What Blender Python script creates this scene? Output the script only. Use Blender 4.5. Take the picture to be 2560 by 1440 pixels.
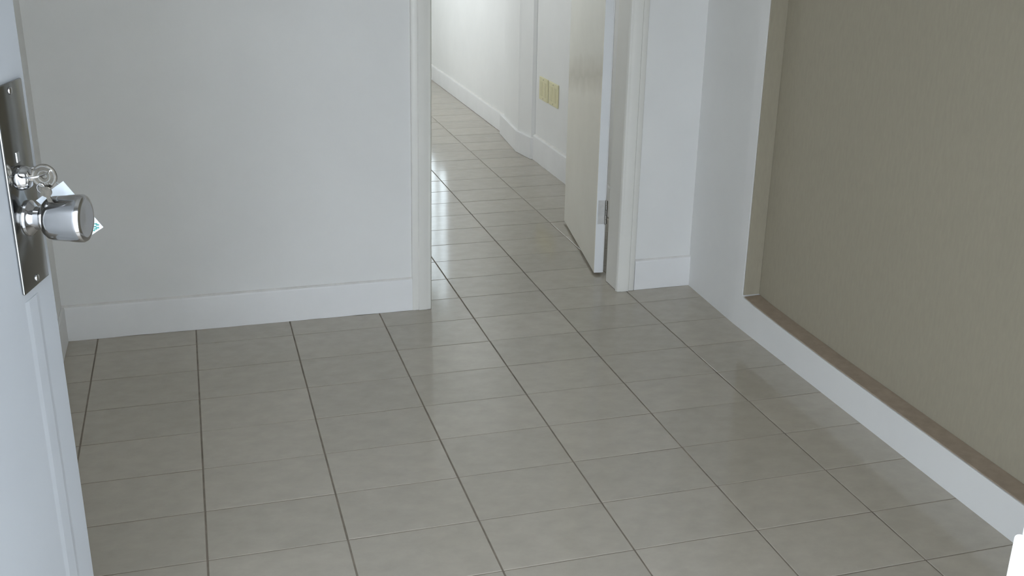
import bpy, bmesh, math, random
from mathutils import Vector, Matrix

random.seed(7)
scene = bpy.context.scene
for o in list(bpy.data.objects):
    bpy.data.objects.remove(o)
COL = scene.collection

# ------------------------------------------------------------------ camera
cam_data = bpy.data.cameras.new('camera')
cam = bpy.data.objects.new('camera', cam_data)
COL.objects.link(cam)
cam_data.sensor_width = 36.0
cam_data.lens = 2697.33 / 2560.0 * 36.0
cam_data.clip_start = 0.02
cam_data.clip_end = 200
RIGHT = Vector((0.95938776, -0.28169449, 0.01494423))
DOWN = Vector((-0.0838758, -0.33544099, -0.93831988))
FWD = Vector((0.26933245, 0.89895915, -0.34544534))
m = Matrix.Identity(4)
for k in range(3):
    m[k][0] = RIGHT[k]
    m[k][1] = -DOWN[k]
    m[k][2] = -FWD[k]
m.translation = (0.38726, -3.59773, 1.48894)
cam.matrix_world = m
scene.camera = cam

# ------------------------------------------------------------------ sky, daylight, exposure
world = bpy.data.worlds.new('overcast_sky')
scene.world = world
world.use_nodes = True
bg = world.node_tree.nodes['Background']
bg.inputs[0].default_value = (0.83, 0.925, 1.03, 1)
bg.inputs[1].default_value = 7.5

def portal(name, loc, rot, sx, sy):
    l = bpy.data.lights.new(name, 'AREA')
    l.shape = 'RECTANGLE'
    l.size, l.size_y = sx, sy
    l.cycles.is_portal = True
    o = bpy.data.objects.new(name, l)
    COL.objects.link(o)
    o.location = loc
    o.rotation_euler = rot
    return o

PI = math.pi
portal('front_doorway_portal', (0.43, -3.26, 1.05), (PI / 2, 0, 0), 1.0, 2.1)
portal('hall_window_portal', (2.46, 5.55, 1.40), (0, PI / 2, 0), 1.4, 1.5)
portal('added_near_window_portal', (0.77, 1.65, 1.55), (0, -PI / 2, 0), 1.1, 0.4)  # portal for the near window added to light the hall
portal('added_far_window_portal', (0.77, 4.1, 1.55), (0, -PI / 2, 0), 1.3, 1.2)  # portal for the far added window

vs = scene.view_settings
vs.view_transform = 'Standard'
vs.look = 'None'
vs.exposure = 0.56
vs.gamma = 1.0
vs.use_curve_mapping = False
scene.cycles.max_bounces = 14
scene.cycles.diffuse_bounces = 10
scene.cycles.glossy_bounces = 6
scene.cycles.sample_clamp_indirect = 6.0

# ------------------------------------------------------------------ materials
def srgb(r, g, b):
    def f(c):
        c /= 255.0
        return c / 12.92 if c <= 0.04045 else ((c + 0.055) / 1.055) ** 2.4
    return (f(r), f(g), f(b), 1)

def material(name, color, rough=0.6, metal=0.0, noise=0.0, scale=8.0, stretch=(1, 1, 1),
             bump=0.0, bump_scale=120.0, rand=0.0, spec=0.5, dark=None, detail=4.0):
    mt = bpy.data.materials.new(name)
    mt.use_nodes = True
    nt = mt.node_tree
    b = nt.nodes['Principled BSDF']
    b.inputs['Base Color'].default_value = color
    b.inputs['Roughness'].default_value = rough
    b.inputs['Metallic'].default_value = metal
    b.inputs['Specular IOR Level'].default_value = spec
    tc = nt.nodes.new('ShaderNodeTexCoord')
    mp = nt.nodes.new('ShaderNodeMapping')
    mp.inputs['Scale'].default_value = stretch
    nt.links.new(tc.outputs['Object'], mp.inputs['Vector'])
    last = None
    if noise > 0:
        if rand > 0:
            oi = nt.nodes.new('ShaderNodeObjectInfo')
            ml = nt.nodes.new('ShaderNodeVectorMath')
            ml.operation = 'MULTIPLY_ADD'
            cx = nt.nodes.new('ShaderNodeCombineXYZ')
            nt.links.new(oi.outputs['Random'], cx.inputs[0])
            nt.links.new(oi.outputs['Random'], cx.inputs[1])
            nt.links.new(cx.outputs[0], ml.inputs[0])
            ml.inputs[1].default_value = (37, 61, 0)
            nt.links.new(tc.outputs['Object'], ml.inputs[2])
            nt.links.new(ml.outputs[0], mp.inputs['Vector'])
            mp.inputs['Rotation'].default_value = (0, 0, 0.5)
        n = nt.nodes.new('ShaderNodeTexNoise')
        n.inputs['Scale'].default_value = scale
        n.inputs['Detail'].default_value = detail
        n.inputs['Roughness'].default_value = 0.62
        nt.links.new(mp.outputs[0], n.inputs['Vector'])
        rp = nt.nodes.new('ShaderNodeValToRGB')
        d = dark if dark else tuple(c * (1 - noise) for c in color[:3]) + (1,)
        l = tuple(min(1, c * (1 + noise * 0.55)) for c in color[:3]) + (1,)
        rp.color_ramp.elements[0].position = 0.32
        rp.color_ramp.elements[0].color = d
        rp.color_ramp.elements[1].position = 0.68
        rp.color_ramp.elements[1].color = l
        nt.links.new(n.outputs[0], rp.inputs[0])
        last = rp.outputs[0]
        if rand > 0:
            mr = nt.nodes.new('ShaderNodeMapRange')
            mr.inputs[3].default_value = 1 - rand
            mr.inputs[4].default_value = 1 + rand
            nt.links.new(oi.outputs['Random'], mr.inputs[0])
            sc = nt.nodes.new('ShaderNodeVectorMath')
            sc.operation = 'SCALE'
            nt.links.new(last, sc.inputs[0])
            nt.links.new(mr.outputs[0], sc.inputs['Scale'])
            last = sc.outputs[0]
        nt.links.new(last, b.inputs['Base Color'])
    if bump > 0:
        n2 = nt.nodes.new('ShaderNodeTexNoise')
        n2.inputs['Scale'].default_value = bump_scale
        n2.inputs['Detail'].default_value = 3
        nt.links.new(mp.outputs[0], n2.inputs['Vector'])
        bp = nt.nodes.new('ShaderNodeBump')
        bp.inputs['Strength'].default_value = bump
        bp.inputs['Distance'].default_value = 0.002
        nt.links.new(n2.outputs[0], bp.inputs['Height'])
        nt.links.new(bp.outputs[0], b.inputs['Normal'])
    return mt

M = {}
M['wall'] = material('wall_paint', (0.78, 0.775, 0.76, 1), 0.75, noise=0.03, scale=2.5, bump=0.12, bump_scale=60)
M['skirting'] = material('skirting_paint', (0.80, 0.795, 0.79, 1), 0.5, noise=0.03, scale=5, bump=0.08, bump_scale=40)
M['trim'] = material('trim_gloss_paint', (0.76, 0.745, 0.70, 1), 0.36, noise=0.03, scale=4, bump=0.05, bump_scale=30)
M['jamb'] = material('entrance_jamb_paint', (0.82, 0.83, 0.84, 1), 0.4, noise=0.02, scale=3, bump=0.05, bump_scale=25)
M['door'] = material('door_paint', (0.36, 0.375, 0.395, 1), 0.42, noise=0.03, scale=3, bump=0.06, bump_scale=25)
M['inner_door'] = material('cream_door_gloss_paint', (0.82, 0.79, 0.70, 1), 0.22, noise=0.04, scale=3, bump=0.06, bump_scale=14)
M['tile'] = material('stone_look_floor_tile', (0.420, 0.380, 0.322, 1), 0.11, noise=0.075, scale=16,
                     stretch=(0.9, 1.25, 1), bump=0.03, bump_scale=22, rand=0.04, spec=0.62, detail=8)
M['grout'] = material('tile_grout', (0.225, 0.19, 0.15, 1), 0.85, noise=0.25, scale=18, bump=0.3, bump_scale=90)
M['shadow_strip'] = material('shadow_strip_tone', (0.72, 0.70, 0.67, 1), 0.8, noise=0.1, scale=20)
M['khaki'] = material('khaki_board', (0.370, 0.333, 0.256, 1), 0.7, noise=0.045, scale=90, stretch=(1, 1, 0.25), bump=0.15, bump_scale=160)
M['brown'] = material('brown_sill', (0.345, 0.275, 0.21, 1), 0.6, noise=0.12, scale=30, bump=0.15)
M['chrome'] = material('chrome', (0.50, 0.50, 0.51, 1), 0.10, metal=1.0, noise=0.04, scale=40)
M['plate'] = material('lock_plate_chrome', (0.27, 0.27, 0.265, 1), 0.12, metal=1.0, noise=0.06, scale=40)
M['satin'] = material('worn_chrome', (0.42, 0.41, 0.39, 1), 0.16, metal=1.0, noise=0.1, scale=30)
M['steel'] = material('key_steel', (0.24, 0.22, 0.19, 1), 0.28, metal=1.0, noise=0.2, scale=300)
M['hole'] = material('dark_keyway', (0.02, 0.02, 0.02, 1), 0.7)
M['tag'] = material('tag_card', (0.80, 0.86, 0.92, 1), 0.5, noise=0.03, scale=40)
M['ink'] = material('teal_ink', (0.10, 0.35, 0.33, 1), 0.7, noise=0.2, scale=200)
M['outlet'] = material('ivory_plastic', (0.72, 0.67, 0.42, 1), 0.4, noise=0.04, scale=60)
M['outlet_rocker'] = material('ivory_plastic_worn', (0.66, 0.61, 0.37, 1), 0.35, noise=0.05, scale=60)
M['ceiling'] = material('ceiling_paint', (0.80, 0.80, 0.79, 1), 0.8, noise=0.02, scale=2)
M['concrete'] = material('paving_concrete', (0.58, 0.57, 0.55, 1), 0.85, noise=0.12, scale=3, bump=0.3)
M['hinge'] = material('painted_hinge', (0.62, 0.61, 0.59, 1), 0.4, noise=0.08, scale=50)

# faint shading band painted into the inner door's base colour, knee to hip height
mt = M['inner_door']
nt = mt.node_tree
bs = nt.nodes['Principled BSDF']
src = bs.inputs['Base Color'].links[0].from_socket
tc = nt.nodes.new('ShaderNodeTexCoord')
sx = nt.nodes.new('ShaderNodeVectorMath')      # the painted shade band rises gently towards the hinge side
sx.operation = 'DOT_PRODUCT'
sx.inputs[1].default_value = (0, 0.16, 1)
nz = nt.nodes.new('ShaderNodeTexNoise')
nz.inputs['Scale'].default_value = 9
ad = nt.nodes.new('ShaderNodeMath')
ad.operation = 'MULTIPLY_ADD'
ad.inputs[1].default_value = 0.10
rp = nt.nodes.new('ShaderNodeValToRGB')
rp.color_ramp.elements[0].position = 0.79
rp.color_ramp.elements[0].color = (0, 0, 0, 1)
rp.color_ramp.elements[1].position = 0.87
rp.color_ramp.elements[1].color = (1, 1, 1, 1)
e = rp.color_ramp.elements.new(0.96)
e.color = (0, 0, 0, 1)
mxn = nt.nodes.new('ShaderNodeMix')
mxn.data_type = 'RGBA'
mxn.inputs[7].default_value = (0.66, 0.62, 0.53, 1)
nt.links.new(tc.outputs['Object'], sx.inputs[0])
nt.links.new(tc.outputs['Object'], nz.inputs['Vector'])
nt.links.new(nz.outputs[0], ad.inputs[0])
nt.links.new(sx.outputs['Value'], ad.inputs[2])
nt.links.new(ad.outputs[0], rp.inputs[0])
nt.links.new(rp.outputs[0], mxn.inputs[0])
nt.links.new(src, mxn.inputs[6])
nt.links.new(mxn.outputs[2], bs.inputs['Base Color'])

gl = bpy.data.materials.new('window_glass')
gl.use_nodes = True
nt = gl.node_tree
nt.nodes.remove(nt.nodes['Principled BSDF'])
tr = nt.nodes.new('ShaderNodeBsdfTransparent')
gs = nt.nodes.new('ShaderNodeBsdfGlossy')
gs.inputs['Roughness'].default_value = 0.02
mx = nt.nodes.new('ShaderNodeMixShader')
mx.inputs[0].default_value = 0.07
nt.links.new(tr.outputs[0], mx.inputs[1])
nt.links.new(gs.outputs[0], mx.inputs[2])
nt.links.new(mx.outputs[0], nt.nodes['Material Output'].inputs[0])
M['glass'] = gl
fg = gl.copy()
fg.name = 'dimmed_window_glass'
for n in fg.node_tree.nodes:
    if n.type == 'BSDF_TRANSPARENT':
        n.inputs[0].default_value = (0.62, 0.63, 0.62, 1)  # grey tint put in to dim the window's glare
M['dimmed_glass'] = fg
wg = gl.copy()
wg.name = 'added_window_light_warming_glass'
for n in wg.node_tree.nodes:
    if n.type == 'BSDF_TRANSPARENT':
        n.inputs[0].default_value = (0.88, 0.86, 0.83, 1)  # warm tint put in to colour the light of the added windows
M['added_light_warming_glass'] = wg

# ------------------------------------------------------------------ mesh helpers
class MB:
    def __init__(self):
        self.v, self.f = [], []
    def add(self, vs, fs):
        n = len(self.v)
        self.v += [tuple(p) for p in vs]
        self.f += [tuple(i + n for i in f) for f in fs]
        return self
    def box(self, x0, x1, y0, y1, z0, z1):
        vs = [(x, y, z) for z in (z0, z1) for y in (y0, y1) for x in (x0, x1)]
        return self.add(vs, [(0, 2, 3, 1), (4, 5, 7, 6), (0, 1, 5, 4), (2, 6, 7, 3), (0, 4, 6, 2), (1, 3, 7, 5)])
    def prism(self, pts, fn0, fn1):
        """polygon pts; fn0/fn1 map a 2-D point to the two end faces"""
        n = len(pts)
        vs = [fn0(p) for p in pts] + [fn1(p) for p in pts]
        fs = [tuple(range(n))[::-1], tuple(range(n, 2 * n))]
        fs += [(i, (i + 1) % n, (i + 1) % n + n, i + n) for i in range(n)]
        return self.add(vs, fs)
    def lathe(self, prof, o, ax, seg=40):
        """prof: (distance along ax, radius)"""
        ax = Vector(ax).normalized()
        o = Vector(o)
        u = ax.orthogonal().normalized()
        w = ax.cross(u)
        vs, fs = [], []
        for d, r in prof:
            for k in range(seg):
                a = 2 * PI * k / seg
                vs.append(o + ax * d + (u * math.cos(a) + w * math.sin(a)) * r)
        for i in range(len(prof) - 1):
            for k in range(seg):
                k2 = (k + 1) % seg
                fs.append((i * seg + k, i * seg + k2, (i + 1) * seg + k2, (i + 1) * seg + k))
        fs.append(tuple(range(seg))[::-1])
        fs.append(tuple((len(prof) - 1) * seg + k for k in range(seg)))
        return self.add(vs, fs)
    def tube(self, pts, r, seg=10, closed=False):
        pts = [Vector(p) for p in pts]
        n = len(pts)
        vs, fs = [], []
        prev = None
        for i, p in enumerate(pts):
            if closed:
                d = pts[(i + 1) % n] - pts[i - 1]
            else:
                d = pts[min(i + 1, n - 1)] - pts[max(i - 1, 0)]
            d.normalize()
            if prev is None:
                u = d.orthogonal().normalized()
            else:
                u = (prev - d * prev.dot(d)).normalized()
            prev = u
            w = d.cross(u)
            for k in range(seg):
                a = 2 * PI * k / seg
                vs.append(p + (u * math.cos(a) + w * math.sin(a)) * r)
        for i in range(n if closed else n - 1):
            j = (i + 1) % n
            for k in range(seg):
                k2 = (k + 1) % seg
                fs.append((i * seg + k, i * seg + k2, j * seg + k2, j * seg + k))
        if not closed:
            fs.append(tuple(range(seg))[::-1])
            fs.append(tuple((n - 1) * seg + k for k in range(seg)))
        return self.add(vs, fs)
    def build(self, name, mat, parent=None, bevel=0.0, seg=2, smooth=False, mw=None, angle=40):
        me = bpy.data.meshes.new(name)
        me.from_pydata(self.v, [], self.f)
        bm = bmesh.new()
        bm.from_mesh(me)
        bmesh.ops.recalc_face_normals(bm, faces=bm.faces)
        if bevel > 0:
            ed = [e for e in bm.edges if len(e.link_faces) == 2 and e.calc_face_angle(0) > math.radians(angle)]
            bmesh.ops.bevel(bm, geom=ed, offset=bevel, segments=seg, affect='EDGES', profile=0.5, clamp_overlap=True)
        if smooth:
            for f in bm.faces:
                f.smooth = True
            for e in bm.edges:
                if len(e.link_faces) == 2 and e.calc_face_angle(0) > math.radians(38):
                    e.smooth = False
        bm.to_mesh(me)
        bm.free()
        me.materials.append(mat)
        o = bpy.data.objects.new(name, me)
        COL.objects.link(o)
        if parent is not None:
            o.parent = parent
        if mw is not None:
            o.matrix_basis = mw
        return o

def tag(o, label, cat=None, kind=None, group=None):
    o['label'] = label
    if cat:
        o['category'] = cat
    if kind:
        o['kind'] = kind
    if group:
        o['group'] = group
    return o

def empty(name, loc=(0, 0, 0), rotz=0.0):
    o = bpy.data.objects.new(name, None)
    o.empty_display_size = 0.05
    COL.objects.link(o)
    o.location = loc
    o.rotation_euler = (0, 0, rotz)
    return o

# ------------------------------------------------------------------ dimensions (metres)
LX, RX = -0.105, 2.235        # side walls of the front room
BY = 0.147                    # back wall face
HY = 0.305                    # hall side of the back wall
FY = -3.118                   # inner face of the front wall
CZ = 2.62                     # ceiling
TW, TD = 0.33, 0.33 * 0.6711  # tile pitch
DO0, DO1, DOZ = 1.165, 1.945, 2.04   # inner doorway
HX0, HX1, HEND = 0.90, 2.325, 6.45  # hall

# ------------------------------------------------------------------ floor with its tiles
base = MB()
base.box(-0.34, 2.32, -3.30, 6.62, -0.10, -0.0016)
floor = base.build('floor', M['grout'])
tag(floor, 'grey beige tiled floor running through the doorway into the hall', 'floor', 'structure')

def tile_mesh(w, d):
    b = MB()
    b.box(-w / 2, w / 2, -d / 2, d / 2, -0.009, 0.0)
    o = b.build('tile', M['tile'], None, bevel=0.0007, seg=1)
    me = o.data
    bpy.data.objects.remove(o)
    return me
GX, GY = 0.0043, 0.0036
tile_me = tile_mesh(TW - GX, TD - GY)
rng = random.Random(21)
for j in range(-29, 15):          # row j spans y from -j*TD to -(j-1)*TD
    y = -(j - 0.5) * TD
    cols = range(-1, 7) if y < 0.2 else range(2, 7)
    for i in cols:
        o = bpy.data.objects.new('tile', tile_me)
        COL.objects.link(o)
        o.parent = floor
        o.location = ((i + 0.5) * TW, y, rng.uniform(-0.0004, 0.0002))
        o.rotation_euler = (rng.gauss(0, 0.0016), rng.gauss(0, 0.0013), rng.gauss(0, 0.0012))

# ------------------------------------------------------------------ walls of the front room
b = MB()
b.box(LX - 0.14, DO0, BY, HY, 0, CZ)
b.box(DO1 + 0.03, RX + 0.2, BY, HY, 0, CZ)
b.box(DO0, DO1 + 0.03, BY, HY, DOZ, CZ)
wall_back = b.build('wall_back', M['wall'])
tag(wall_back, 'smooth white painted wall facing the entrance, with a doorway in it', 'wall', 'structure')

b = MB()
b.box(LX - 0.14, LX, FY - 0.11, BY, 0, CZ)
tag(b.build('wall_left', M['wall']), 'white wall behind the open front door', 'wall', 'structure')

# right wall with its shallow recess
RZ0, RZ1, RY0, RY1 = 0.1105, 2.12, -0.331, -1.95
RD = 0.066
YC = -0.28
pts = [(YC, 0), (RY1, 0), (RY1, RZ0)]
SILL = [(RY1, RZ0), (-0.90, 0.1095), (-0.60, 0.1135), (-0.43, 0.1180), (RY0 - 0.012, 0.1225)]
pts += SILL[1:]
for k in range(1, 6):
    a = k / 5 * PI / 2
    pts.append((RY0 - 0.012 + 0.012 * math.sin(a), 0.1225 + 0.007 - 0.007 * math.cos(a)))
pts += [(RY0, RZ1), (YC, RZ1)]
b = MB()
b.prism(pts, lambda p: (RX, p[0], p[1]), lambda p: (RX + RD + 0.03, p[0], p[1]))
b.prism([(RX, YC), (RX + 0.017, BY), (RX + RD + 0.03, BY), (RX + RD + 0.03, YC)], lambda p: (p[0], p[1], 0), lambda p: (p[0], p[1], RZ1))
b.box(RX, RX + RD + 0.03, FY - 0.11, RY1, 0, RZ1)
b.box(RX, RX + RD + 0.03, FY - 0.11, YC, RZ1, CZ)
b.prism([(RX, YC), (RX + 0.017, BY), (RX + RD + 0.03, BY), (RX + RD + 0.03, YC)], lambda p: (p[0], p[1], RZ1), lambda p: (p[0], p[1], CZ))
b.box(RX + RD + 0.03, RX + 0.2, FY - 0.11, BY, 0, CZ)
wr = b.build('wall_right', M['wall'])
tag(wr, 'white wall with a low band and narrow pier framing the khaki recess', 'wall', 'structure')

# front wall round the open entrance (camera stands in the entrance)
JX = 0.8756
b = MB()
b.box(LX - 0.14, -0.045, FY - 0.11, FY, 0, CZ)
b.box(JX + 0.03, RX + 0.2, FY - 0.11, FY, 0, CZ)
b.box(-0.045, JX + 0.03, FY - 0.11, FY, 2.10, CZ)
tag(b.build('wall_front', M['wall']), 'front wall around the entrance, at the edge of the view', 'wall', 'structure')

b = MB()
b.box(LX - 0.14, RX + 0.2, FY - 0.11, HEND + 0.16, CZ, CZ + 0.1)
tag(b.build('ceiling', M['ceiling']), 'plain white ceiling over the room and hall', 'ceiling', 'structure')

# khaki back board in the recess
rec = empty('recessed_panel', (RX, (RY0 + RY1) / 2, RZ0))
tag(rec, 'large khaki board set back in the shallow recess of the right wall', 'panel')
off = Vector(rec.location)
def rel(b):
    b.v = [tuple(Vector(p) - off) for p in b.v]
    return b
b = MB()
bp = [(RY1 + 0.002, RZ0 + 0.001)] + [(y, z + 0.0012) for y, z in SILL[1:]] + [(RY0 - 0.012, 0.1305), (RY0 - 0.002, 0.1305), (RY0 - 0.002, RZ1 - 0.002), (RY1 + 0.002, RZ1 - 0.002)]
b.prism(bp, lambda p: (RX + RD, p[0], p[1]), lambda p: (RX + RD + 0.012, p[0], p[1]))
rel(b).build('board', M['khaki'], rec)
b = MB()
b.box(RX + 0.004, RX + RD - 0.0005, RY0 - 0.008, RY0 - 0.0006, 0.1305, RZ1 - 0.004)
rel(b).build('side_lining', M['khaki'], rec, bevel=0.001)
b = MB()
vs, fs = [], []
for (yy, zz) in [(RY1 + 0.004, RZ0)] + SILL[1:]:
    vs += [(RX + 0.003, yy, zz + 0.0006), (RX + RD - 0.0005, yy, zz + 0.0006), (RX + RD - 0.0005, yy, zz + 0.006), (RX + 0.003, yy, zz + 0.004)]
for k in range(len(SILL) - 1):
    for q in range(4):
        fs.append((4 * k + q, 4 * k + (q + 1) % 4, 4 * k + 4 + (q + 1) % 4, 4 * k + 4 + q))
fs += [(0, 1, 2, 3), tuple(4 * (len(SILL) - 1) + q for q in (3, 2, 1, 0))]
b.add(vs, fs)
s = rel(b).build('sill', M['brown'], rec, bevel=0.001)
s['label'] = 'thin brown sill along the bottom of the recess'

# ------------------------------------------------------------------ skirting boards
def skirting(name, x0, x1, y, label, h=0.1265, t=0.012, dirn='x', parent=None, wob=0.0009, seed=1):
    """profile: flat face with a rounded top; a slightly ragged painted foot"""
    r = random.Random(seed)
    prof = [(0, 0), (-t, 0), (-t, h - 0.010), (-t * 0.93, h - 0.005), (-t * 0.62, h - 0.0008), (0, h)]
    n = max(2, int(abs(x1 - x0) / 0.04))
    vs, fs = [], []
    for i in range(n + 1):
        a = x0 + (x1 - x0) * i / n
        dz = r.uniform(-wob, wob)
        for k, (d, z) in enumerate(prof):
            zz = z + (abs(dz) if k < 2 else 0)
            dd = d - (dz if k == 1 else 0)
            vs.append((a, y + dd, zz) if dirn == 'x' else (y + dd, a, zz))
    K = len(prof)
    for i in range(n):
        for k in range(K):
            k2 = (k + 1) % K
            fs.append((i * K + k, i * K + k2, (i + 1) * K + k2, (i + 1) * K + k))
    fs.append(tuple(range(K)))
    fs.append(tuple(n * K + k for k in range(K))[::-1])
    o = MB().add(vs, fs).build(name, M['skirting'], parent, smooth=True)
    tag(o, label, 'skirting', 'structure')
    b = MB()
    q = [(-t * 0.80, h - 0.0030), (-t * 0.80 - 0.0006, h - 0.0026), (-0.0005, h + 0.0026), (0.0, h + 0.0026), (0.0, h - 0.003)]
    f0 = (lambda p: (x0, y + p[0], p[1])) if dirn == 'x' else (lambda p: (y + p[0], x0, p[1]))
    f1 = (lambda p: (x1, y + p[0], p[1])) if dirn == 'x' else (lambda p: (y + p[0], x1, p[1]))
    b.prism(q, f0, f1)
    c = b.build('shadow_line', M['shadow_strip'], o)  # greyer strip imitating the shadow gap above the skirting
    c['label'] = 'greyer strip standing for the shadow line along the top of the skirting'
    return o

skirting('baseboard_back_left', LX, 1.117, BY, 'long white skirting under the back wall, left of the doorway', seed=3)
skirting('baseboard_back_right', 2.014, RX + 0.017, BY, 'short white skirting between the door frame and the right wall', h=0.123, seed=5)
b = MB()
b.box(LX, LX + 0.010, FY, BY - 0.013, 0, 0.127)
tag(b.build('baseboard_left', M['skirting'], bevel=0.002), 'white skirting on the left wall behind the front door', 'skirting', 'structure')

# ------------------------------------------------------------------ inner door frame
LEAN = 0.0105
fr = empty('trim_inner_frame', (1.57, BY, 0))
tag(fr, 'off-white moulded frame around the doorway to the hall', 'door frame', 'structure')
foff = Vector(fr.location)
def frel(b):
    b.v = [tuple(Vector(p) - foff) for p in b.v]
    return b
# moulded architrave profile: (across from outer edge, proud of wall)
ARCH = [(0, 0), (0, 0.012), (0.004, 0.015), (0.022, 0.015), (0.026, 0.019), (0.054, 0.019), (0.058, 0.0165),
        (0.063, 0.0165), (0.070, 0.0145), (0.074, 0.008), (0.074, 0)]
AW = 0.074
def architrave(xo, sgn, z1):
    b = MB()
    b.prism(ARCH, lambda p: (xo + sgn * p[0], BY - p[1], 0.0008), lambda p: (xo + sgn * p[0], BY - p[1], z1))
    return frel(b).build('architrave', M['trim'], fr, smooth=True)
la = architrave(1.1155, 1, DOZ + 0.07)
architrave(2.0115, -1, DOZ + 0.07)
b = MB()
b.prism(ARCH, lambda p: (1.1155 + LEAN * DOZ, BY - p[1], DOZ + 0.07 - p[0]), lambda p: (2.0115, BY - p[1], DOZ + 0.07 - p[0]))
h = frel(b).build('architrave', M['trim'], fr, smooth=True)
h.location.z = 0.0
b = MB()
b.box(1.163, 1.187, BY, HY + 0.005, 0.0008, DOZ)
lj = frel(b).build('jamb', M['trim'], fr, bevel=0.002)
for o in (la, lj):            # the left side of the frame is slightly out of plumb
    for v in o.data.vertices:
        v.co.x += LEAN * v.co.z
b = MB()
b.box(DO1 - 0.003, DO1 + 0.030, BY, 0.262, 0.0008, DOZ)
b.box(DO1 + 0.022, DO1 + 0.030, 0.262, HY + 0.005, 0.0008, DOZ)
frel(b).build('jamb', M['trim'], fr, bevel=0.002)
b = MB()
b.box(DO0 + 0.022, DO1 - 0.003, BY, HY + 0.005, DOZ - 0.025, DOZ)
frel(b).build('head_jamb', M['trim'], fr, bevel=0.002)

# ------------------------------------------------------------------ inner door, swung into the hall
ang = math.radians(9.6)
d2 = empty('door_inner', (1.9205, 0.345, 0.0), 0)
d2.rotation_euler = (0, 0, -ang)          # local +y runs along the leaf, +x through its thickness
tag(d2, 'cream gloss painted door standing open into the hall', 'door', 'structure')
LEAF = 0.752
b = MB()
b.box(0, 0.036, 0, LEAF, 0.010, 2.02)
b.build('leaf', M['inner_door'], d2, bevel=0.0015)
b = MB()
b.box(0.001, 0.035, -0.0016, -0.0002, 0.0105, 2.0195)
e2 = b.build('hinge_edge', M['jamb'], d2)
e2['label'] = 'paler bluish white hinge edge'
for z0, z1 in ((0.012, 0.218), (0.322, 1.748), (1.852, 2.018)):
    b = MB()
    b.lathe([(0, 0.003), (0.0005, 0.0034), (z1 - z0 - 0.0005, 0.0034), (z1 - z0, 0.003)], (0.036, -0.0005, z0), (0, 0, 1), 16)
    b.build('lit_line_bead', M['skirting'], d2, smooth=True)  # whiter bead added to imitate the lit line at the hinge gap
for z in (0.22, 1.75):
    b = MB()
    b.box(0.006, 0.034, -0.0034, -0.0017, z, z + 0.1)
    hg = b.build('hinge', M['hinge'], d2, bevel=0.0005)
    b = MB()
    for k in range(5):
        b.lathe([(0, 0.0050), (0.0005, 0.0056), (0.0185, 0.0056), (0.019, 0.0050)], (0.0395, -0.004, z + 0.001 + k * 0.0198), (0, 0, 1), 14)
    b.build('hinge_knuckle', M['satin'], d2, smooth=True)
for s, x in ((-1, 0.0), (1, 0.036)):
    b = MB()
    b.lathe([(0, 0.025), (0.004, 0.025), (0.006, 0.022), (0.006, 0.010), (0.03, 0.010), (0.036, 0.022), (0.052, 0.026), (0.060, 0.022), (0.062, 0.012)],
            (x, LEAF - 0.06, 1.14), (s, 0, 0), 24)
    b.build('knob', M['satin'], d2, smooth=True)

# ------------------------------------------------------------------ hall
W1X, W2X = 2.325, 2.300
WY0, WY1, WZ0, WZ1 = 4.80, 6.15, 0.70, 2.10      # window in the far part of the hall wall
b = MB()
b.box(W1X, W1X + 0.14, 3.0, WY0, 0, CZ)
b.box(W1X, W1X + 0.14, WY0, WY1, 0, WZ0)
b.box(W1X, W1X + 0.14, WY0, WY1, WZ1, CZ)
b.box(W1X, W1X + 0.14, WY1, HEND + 0.16, 0, CZ)
b.box(W2X, W1X + 0.14, HY, 2.36, 0, CZ)
b.box(W1X, W1X + 0.14, 2.36, 3.0, 0, CZ)
tag(b.build('wall_hall_right', M['wall']), 'bright white hall wall seen through the doorway', 'wall', 'structure')
b = MB()
PIER = [(W1X, 3.10), (2.300, 3.02), (2.262, 2.60), (2.258, 2.575), (2.264, 2.553), (2.283, 2.385), (2.300, 2.372), (W1X, 2.372)]
b.prism(PIER, lambda p: (p[0], p[1], 0), lambda p: (p[0], p[1], CZ))
tag(b.build('wall_pier', M['wall'], smooth=False), 'shallow angled pier on the hall wall beside the switches', 'pier', 'structure')
b = MB()
b.box(HX0 - 0.12, HX0, HY, 1.45, 0, CZ)
b.box(HX0 - 0.12, HX0, 1.85, 3.5, 0, CZ)
b.box(HX0 - 0.12, HX0, 4.7, HEND + 0.16, 0, CZ)
b.box(HX0 - 0.12, HX0, 3.5, 4.7, 2.20, CZ)
b.box(HX0 - 0.12, HX0, 3.5, 4.7, 0, 0.90)
b.box(HX0 - 0.12, HX0, 1.45, 1.85, 2.10, CZ)
b.box(HX0 - 0.12, HX0, 1.45, 1.85, 0, 1.0)
tag(b.build('wall_hall_left', M['wall']), 'left hall wall, hidden behind the room wall', 'wall', 'structure')
b = MB()
b.box(HX0 - 0.12, W1X + 0.14, HEND, HEND + 0.16, 0, CZ)
tag(b.build('wall_hall_end', M['wall']), 'end wall of the hall, hidden behind the room wall', 'wall', 'structure')
skirting('baseboard_hall_far', 3.02, HEND, W1X, 'white skirting along the far hall wall beyond the pier', h=0.122, dirn='y', seed=8)
skirting('baseboard_hall_near', HY + 0.01, 2.36, W2X, 'white skirting under the switches, partly behind the open door', h=0.150, dirn='y', t=0.014, seed=9)
b = MB()
PB = [(W1X, 3.115), (2.291, 3.095), (2.2475, 2.60), (2.244, 2.575), (2.250, 2.545), (2.272, 2.372), (2.286, 2.362), (2.300, 2.362), (W1X, 2.368)]
b.prism(PB, lambda p: (p[0], p[1], 0.0005), lambda p: (p[0], p[1], 0.128))
tag(b.build('baseboard_pier', M['skirting'], bevel=0.002), 'white skirting wrapped round the foot of the hall pier', 'skirting', 'structure')

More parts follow.
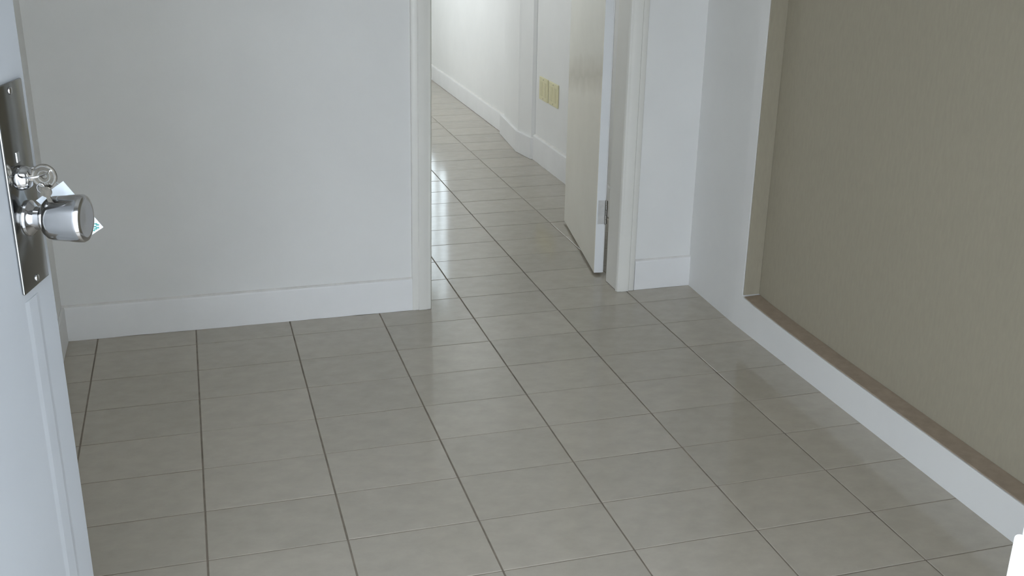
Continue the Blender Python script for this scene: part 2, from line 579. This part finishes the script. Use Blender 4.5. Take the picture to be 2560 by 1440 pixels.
def window(name, x, y0, y1, z0, z1, label, bars, glass='glass'):
    root = empty(name, (x, (y0 + y1) / 2, z0))
    tag(root, label, 'window', 'structure')
    o = Vector(root.location)
    def R(b):
        b.v = [tuple(Vector(p) - o) for p in b.v]
        return b
    b = MB()
    for (a, c, d, e) in ((y0, y0 + 0.05, z0, z1), (y1 - 0.05, y1, z0, z1), (y0 + 0.05, y1 - 0.05, z0, z0 + 0.05), (y0 + 0.05, y1 - 0.05, z1 - 0.05, z1)):
        b.box(x - 0.025, x + 0.025, a, c, d, e)
    R(b).build('frame', M['trim'], root)
    for k in range(1, bars):
        yy = y0 + (y1 - y0) * k / bars
        b = MB()
        b.box(x - 0.015, x + 0.015, yy - 0.015, yy + 0.015, z0 + 0.05, z1 - 0.05)
        R(b).build('glazing_bar', M['trim'], root)
    for k in range(bars):
        a = y0 + (y1 - y0) * k / bars + (0.05 if k == 0 else 0.015)
        c = y0 + (y1 - y0) * (k + 1) / bars - (0.05 if k == bars - 1 else 0.015)
        b = MB()
        b.box(x - 0.002, x + 0.002, a, c, z0 + 0.05, z1 - 0.05)
        R(b).build('pane', M[glass], root)
window('window_1', W1X + 0.08, WY0, WY1, WZ0, WZ1, 'white framed hall window, glimpsed as glare beyond the door frame', 2, 'dimmed_glass')
window('added_window_2', HX0 - 0.06, 1.45, 1.85, 1.0, 2.10, 'white framed narrow window added unseen behind the room wall to light the hall', 1, 'added_light_warming_glass')  # unseen window, added to light the near end of the hall
window('added_window_3', HX0 - 0.06, 3.5, 4.7, 0.90, 2.20, 'white framed wide window added unseen behind the room wall to light the hall', 2, 'added_light_warming_glass')  # unseen window, added to brighten the far hall

# switch plates on the hall wall
def outlet(y0, y1, z0, z1, label):
    root = empty('switch_plate', (W2X, (y0 + y1) / 2, (z0 + z1) / 2))
    tag(root, label, 'wall plate', None, 'ivory plates on the hall wall')
    w, hgt = (y1 - y0) / 2, (z1 - z0) / 2
    b = MB()
    b.box(-0.009, -0.0003, -w, w, -hgt, hgt)
    b.build('plate', M['outlet'], root, bevel=0.003)
    for s in (-1, 1):
        b = MB()
        b.box(-0.0105, -0.0088, s * w * 0.42 - w * 0.26, s * w * 0.42 + w * 0.26, -hgt * 0.62, hgt * 0.62)
        b.build('rocker', M['outlet_rocker'], root, bevel=0.001)
    for s in (-1, 1):
        b = MB()
        b.lathe([(0, 0.0035), (0.0010, 0.0032)], (-0.0088, 0, s * hgt * 0.82), (-1, 0, 0), 12)
        b.build('screw', M['satin'], root)
outlet(2.132, 2.280, 0.374, 0.503, 'ivory wall plate nearer the pier, first of the pair')
outlet(1.955, 2.106, 0.376, 0.503, 'ivory wall plate nearer the open cream door')

# ------------------------------------------------------------------ front door, swung into the room
FA = math.radians(15.2)
PX, PY = 0.2048, -2.248                       # free edge of the leaf
d1 = empty('door_front', (PX, PY, 0))
d1.rotation_euler = (0, 0, -FA)
# local frame: +x = out of the visible face, +y = from hinge to free edge (edge at y = 0)
tag(d1, 'white front door open at the edge of the view, with chrome lock plate', 'door', 'structure')
FL = 0.90
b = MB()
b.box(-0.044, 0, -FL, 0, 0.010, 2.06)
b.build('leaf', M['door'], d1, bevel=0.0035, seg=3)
# planted mouldings on the face: raised stile strip beside the free edge
def strip(y0, y1, z0, z1):
    b = MB()
    prof = [(0.0, y0), (0.0008, y0 + 0.010), (0.0008, y1 - 0.008), (0.0, y1)]
    b.prism(prof, lambda p: (p[0], p[1], z0), lambda p: (p[0], p[1], z1))
    return b.build('moulding', M['door'], d1)
strip(-0.085, -0.046, 0.02, 1.035)

# lock plate
KY = -0.053
b = MB()
PT = [(-0.090, 1.046), (-0.018, 1.046), (-0.018, 1.283), (-0.090, 1.283)]
b.prism(PT, lambda p: (0.0004, p[0], p[1]), lambda p: (0.0042, p[0], p[1]))
plate = b.build('lock_plate', M['plate'], d1, bevel=0.0022, seg=3, smooth=True)
plate['label'] = 'tall chrome lock plate'
for z in (1.055, 1.274):
    b = MB()
    b.lathe([(0, 0.0045), (0.0012, 0.0042), (0.0018, 0.0022)], (0.0041, KY, z), (1, 0, 0), 16)
    b.build('plate_screw', M['chrome'], plate, smooth=True)
# lock cylinder
KZ = 1.1765
b = MB()
b.lathe([(0, 0.0145), (0.004, 0.0140), (0.0085, 0.0125), (0.0105, 0.0105), (0.0112, 0.004)], (0.0040, KY - 0.004, KZ), (1, 0, 0), 32)
cyl = b.build('lock_cylinder', M['chrome'], plate, smooth=True)
b = MB()
b.box(0.0028, 0.0056, KY - 0.0095, KY - 0.0015, KZ + 0.018, KZ + 0.030)
b.build('cylinder_rib', M['chrome'], plate, bevel=0.001)
# knob with neck
b = MB()
b.lathe([(0, 0.021), (0.003, 0.0205), (0.006, 0.017), (0.009, 0.0135), (0.0145, 0.0130), (0.0165, 0.0150), (0.020, 0.0205),
         (0.0245, 0.0243), (0.030, 0.0257), (0.058, 0.0277), (0.0625, 0.0276), (0.0650, 0.0262), (0.0660, 0.0238), (0.0660, 0.0200), (0.0655, 0.004)],
        (0.0040, KY + 0.002, 1.1275), (1, 0, 0), 56)
kn = b.build('door_knob', M['chrome'], d1, smooth=True)
kn['label'] = 'chrome drum door knob'

# latch faceplate on the free edge (faces away from the entrance)
b = MB()
b.box(-0.034, -0.010, 0.0002, 0.002, 1.03, 1.23)
b.build('latch_plate', M['satin'], d1, bevel=0.0006)
for z in (0.25, 1.05, 1.82):
    b = MB()
    b.lathe([(0, 0.006), (0.1, 0.006)], (-0.045, -FL - 0.003, z), (0, 0, 1), 14)
    b.build('hinge', M['hinge'], d1, smooth=True)

# ------------------------------------------------------------------ keys hanging in the lock
keys = empty('key_bunch', (PX, PY, 0))
keys.rotation_euler = (0, 0, -FA)
tag(keys, 'bunch of keys with a pale tag hanging from the front door lock', 'keys')
YK = KY - 0.004
def disc_ring(cx, cz, r0, r1, y0, y1, n=32):
    """flat pierced disc in the x-z plane of the door's frame"""
    vs, fs = [], []
    for y in (y0, y1):
        for r in (r0, r1):
            for k in range(n):
                a = 2 * PI * k / n
                vs.append((cx + r * math.cos(a), y, cz + r * math.sin(a)))
    for k in range(n):
        q = (k + 1) % n
        fs += [(k, q, n + q, n + k), (2 * n + k, 3 * n + k, 3 * n + q, 2 * n + q),
               (k, 2 * n + k, 2 * n + q, q), (n + k, n + q, 3 * n + q, 3 * n + k)]
    return vs, fs
# key in the cylinder: shank + round embossed bow
bcx, bcz = 0.0305, KZ + 0.002
b = MB()
b.box(0.0150, bcx - 0.011, YK - 0.0011, YK + 0.0011, KZ - 0.0035, KZ + 0.0035)
b.add(*disc_ring(bcx, bcz, 0.0030, 0.0142, YK - 0.0012, YK + 0.0012))
kb = b.build('key', M['steel'], keys, bevel=0.0003, seg=1)
for r0, r1 in ((0.0112, 0.0126), (0.0062, 0.0072)):
    b = MB()
    b.add(*disc_ring(bcx, bcz, r0, r1, YK - 0.0018, YK - 0.0011))
    b.build('embossed_rim', M['satin'], kb)
b = MB()
for k in range(5):
    b.box(bcx - 0.0062 + k * 0.0027, bcx - 0.0046 + k * 0.0027, YK - 0.0017, YK - 0.0011, bcz - 0.0098, bcz - 0.0074)
b.build('embossed_ridges', M['satin'], kb)
# split ring through the bow
b = MB()
pts = []
rc = Vector((0.0215, YK - 0.004, KZ + 0.0075))
ux = Vector((0.96, 0.25, 0.06)).normalized()
uy = Vector((-0.2, 0.93, 0.12)).normalized()
for k in range(64):
    a = 4 * PI * k / 63
    pts.append(rc + ux * (0.0168 * math.cos(a)) + uy * (0.0168 * math.sin(a)) + Vector((0, 0, 0.0014 * (k / 63 - 0.5))))
b.tube(pts, 0.0008, 8)
b.build('split_ring', M['chrome'], keys, smooth=True)
# second key hanging beside the knob
def hang(p0, dirv, length, mat):
    p0 = Vector(p0)
    d = Vector(dirv).normalized()
    sde = Vector((0, -1, 0)).cross(d).normalized()
    nrm = d.cross(sde).normalized()
    b = MB()
    # bow as a rounded plate with a hole on top, blade with bitting below
    out = []
    for k in range(18):
        a = PI * 0.12 + k / 17 * (2 * PI - PI * 0.24)
        out.append((0.0062 * math.cos(a), 0.0062 * math.sin(a)))
    outl = out + [(length * 0.98, -0.003), (length, -0.001), (length * 0.97, 0.0028), (length * 0.86, 0.0015), (length * 0.78, 0.0030),
                  (length * 0.68, 0.0018), (length * 0.6, 0.0032), (length * 0.5, 0.0020), (length * 0.42, 0.0036)]
    b.prism(outl, lambda p: p0 + d * p[0] + sde * p[1] - nrm * 0.001, lambda p: p0 + d * p[0] + sde * p[1] + nrm * 0.001)
    return b.build('key', mat, keys, bevel=0.0002, seg=1)
hang((0.0330, YK - 0.0065, KZ - 0.0145), (0.25, 0.05, -1), 0.046, M['steel'])
b = MB()
pts = [Vector((0.0260 + 0.0042 * math.cos(2 * PI * k / 24), YK - 0.003, KZ - 0.0110 + 0.0050 * math.sin(2 * PI * k / 24))) for k in range(24)]
b.tube(pts, 0.0007, 8, closed=True)
b.build('link', M['chrome'], keys, smooth=True)
# paper tag behind the knob
b = MB()
tA, tB, tC, tD = (0.0300, 1.1593, -0.005), (0.0672, 1.1001, 0.004), (0.0440, 1.0850, 0.001), (0.0085, 1.1442, -0.036)
YT = 0.004
n = 8                                   # a slightly curled card
vs, fs = [], []
for i in range(n + 1):
    for j in range(n + 1):
        u, v = i / n, j / n
        q = [(1 - u) * (1 - v) * tA[k] + (1 - u) * v * tB[k] + u * v * tC[k] + u * (1 - v) * tD[k] for k in range(3)]
        for d in (-0.0004, 0.0004):
            vs.append((q[0], q[2] + d, q[1]))
def vid(i, j, d):
    return (i * (n + 1) + j) * 2 + d
for i in range(n):
    for j in range(n):
        fs.append((vid(i, j, 0), vid(i + 1, j, 0), vid(i + 1, j + 1, 0), vid(i, j + 1, 0)))
        fs.append((vid(i, j, 1), vid(i, j + 1, 1), vid(i + 1, j + 1, 1), vid(i + 1, j, 1)))
for k in range(n):
    fs.append((vid(k, 0, 0), vid(k, 0, 1), vid(k + 1, 0, 1), vid(k + 1, 0, 0)))
    fs.append((vid(k, n, 0), vid(k + 1, n, 0), vid(k + 1, n, 1), vid(k, n, 1)))
    fs.append((vid(0, k, 0), vid(0, k + 1, 0), vid(0, k + 1, 1), vid(0, k, 1)))
    fs.append((vid(n, k, 0), vid(n, k, 1), vid(n, k + 1, 1), vid(n, k + 1, 0)))
b.add(vs, fs)
tg = b.build('key_tag', M['tag'], keys, smooth=True)
tg['label'] = 'pale blue white card tag with faint teal print'
b = MB()
for (x, z, w, hh) in ((0.0590, 1.1050, 0.0022, 0.0008), (0.0615, 1.1035, 0.0016, 0.0008), (0.0573, 1.1015, 0.0026, 0.0009), (0.0610, 1.1000, 0.0018, 0.0008),
                      (0.0585, 1.0985, 0.0018, 0.0008), (0.0555, 1.0965, 0.0024, 0.0008)):
    b.box(x - w, x + w, YT - 0.0028, YT - 0.0005, z - hh, z + hh)
b.build('faint_print', M['ink'], tg)
b = MB()
b.tube([(0.0250, YK + 0.010, KZ + 0.004), (0.0255, -0.035, KZ - 0.006), (0.0240, -0.012, 1.160), (0.0235, 0.003, 1.1515)], 0.0006, 6)
b.build('cord', M['tag'], keys, smooth=True)

# ------------------------------------------------------------------ entrance frame
ef = empty('trim_entrance_frame', (JX, FY, 0))
tag(ef, 'bright white entrance door jamb at the lower right edge of the view', 'door frame', 'structure')
b = MB()
b.box(0.0, 0.030, -0.11, 0.0, 0, 2.10)
b.build('jamb', M['jamb'], ef, bevel=0.003, seg=3)
b = MB()
b.box(-0.0055, 0.001, -0.036, 0.0005, 0.94, 1.106)
kp = b.build('strike_box', M['jamb'], ef, bevel=0.003, seg=4, smooth=True)
kp['label'] = 'raised white painted strike box'
b = MB()
b.box(-0.065, -0.045, -0.11, 0.0, 0, 2.10)
b.v = [(x - JX, y, z) for x, y, z in b.v]
b.build('jamb', M['jamb'], ef, bevel=0.003, seg=3)
b = MB()
b.box(-0.045 - JX, 0.0, -0.11, 0.0, 2.065, 2.10)
b.build('head_jamb', M['jamb'], ef, bevel=0.003)

# ------------------------------------------------------------------ outside
b = MB()
b.box(-25, 25, -30, FY - 0.11, -0.16, -0.03)
tag(b.build('ground', M['concrete']), 'concrete paving outside the entrance, behind the camera', 'paving', 'structure')

b = MB()
b.box(0.98, 1.13, -5.6, FY - 0.11, -0.03, CZ)
tag(b.build('sky_blocker_right', M['wall']), 'unseen wall right of the entrance, added to block sky light, behind the camera', 'wall', 'structure')  # out of view, added to cut sky light from the right
b = MB()
b.box(0.10, 9.0, -8.3, -8.0, -0.03, 4.2)
tag(b.build('sky_blocker_opposite', M['concrete']), 'unseen plain wall facing the entrance, added to block sky light, behind the camera', 'wall', 'structure')  # out of view, added to cut sky light from straight behind
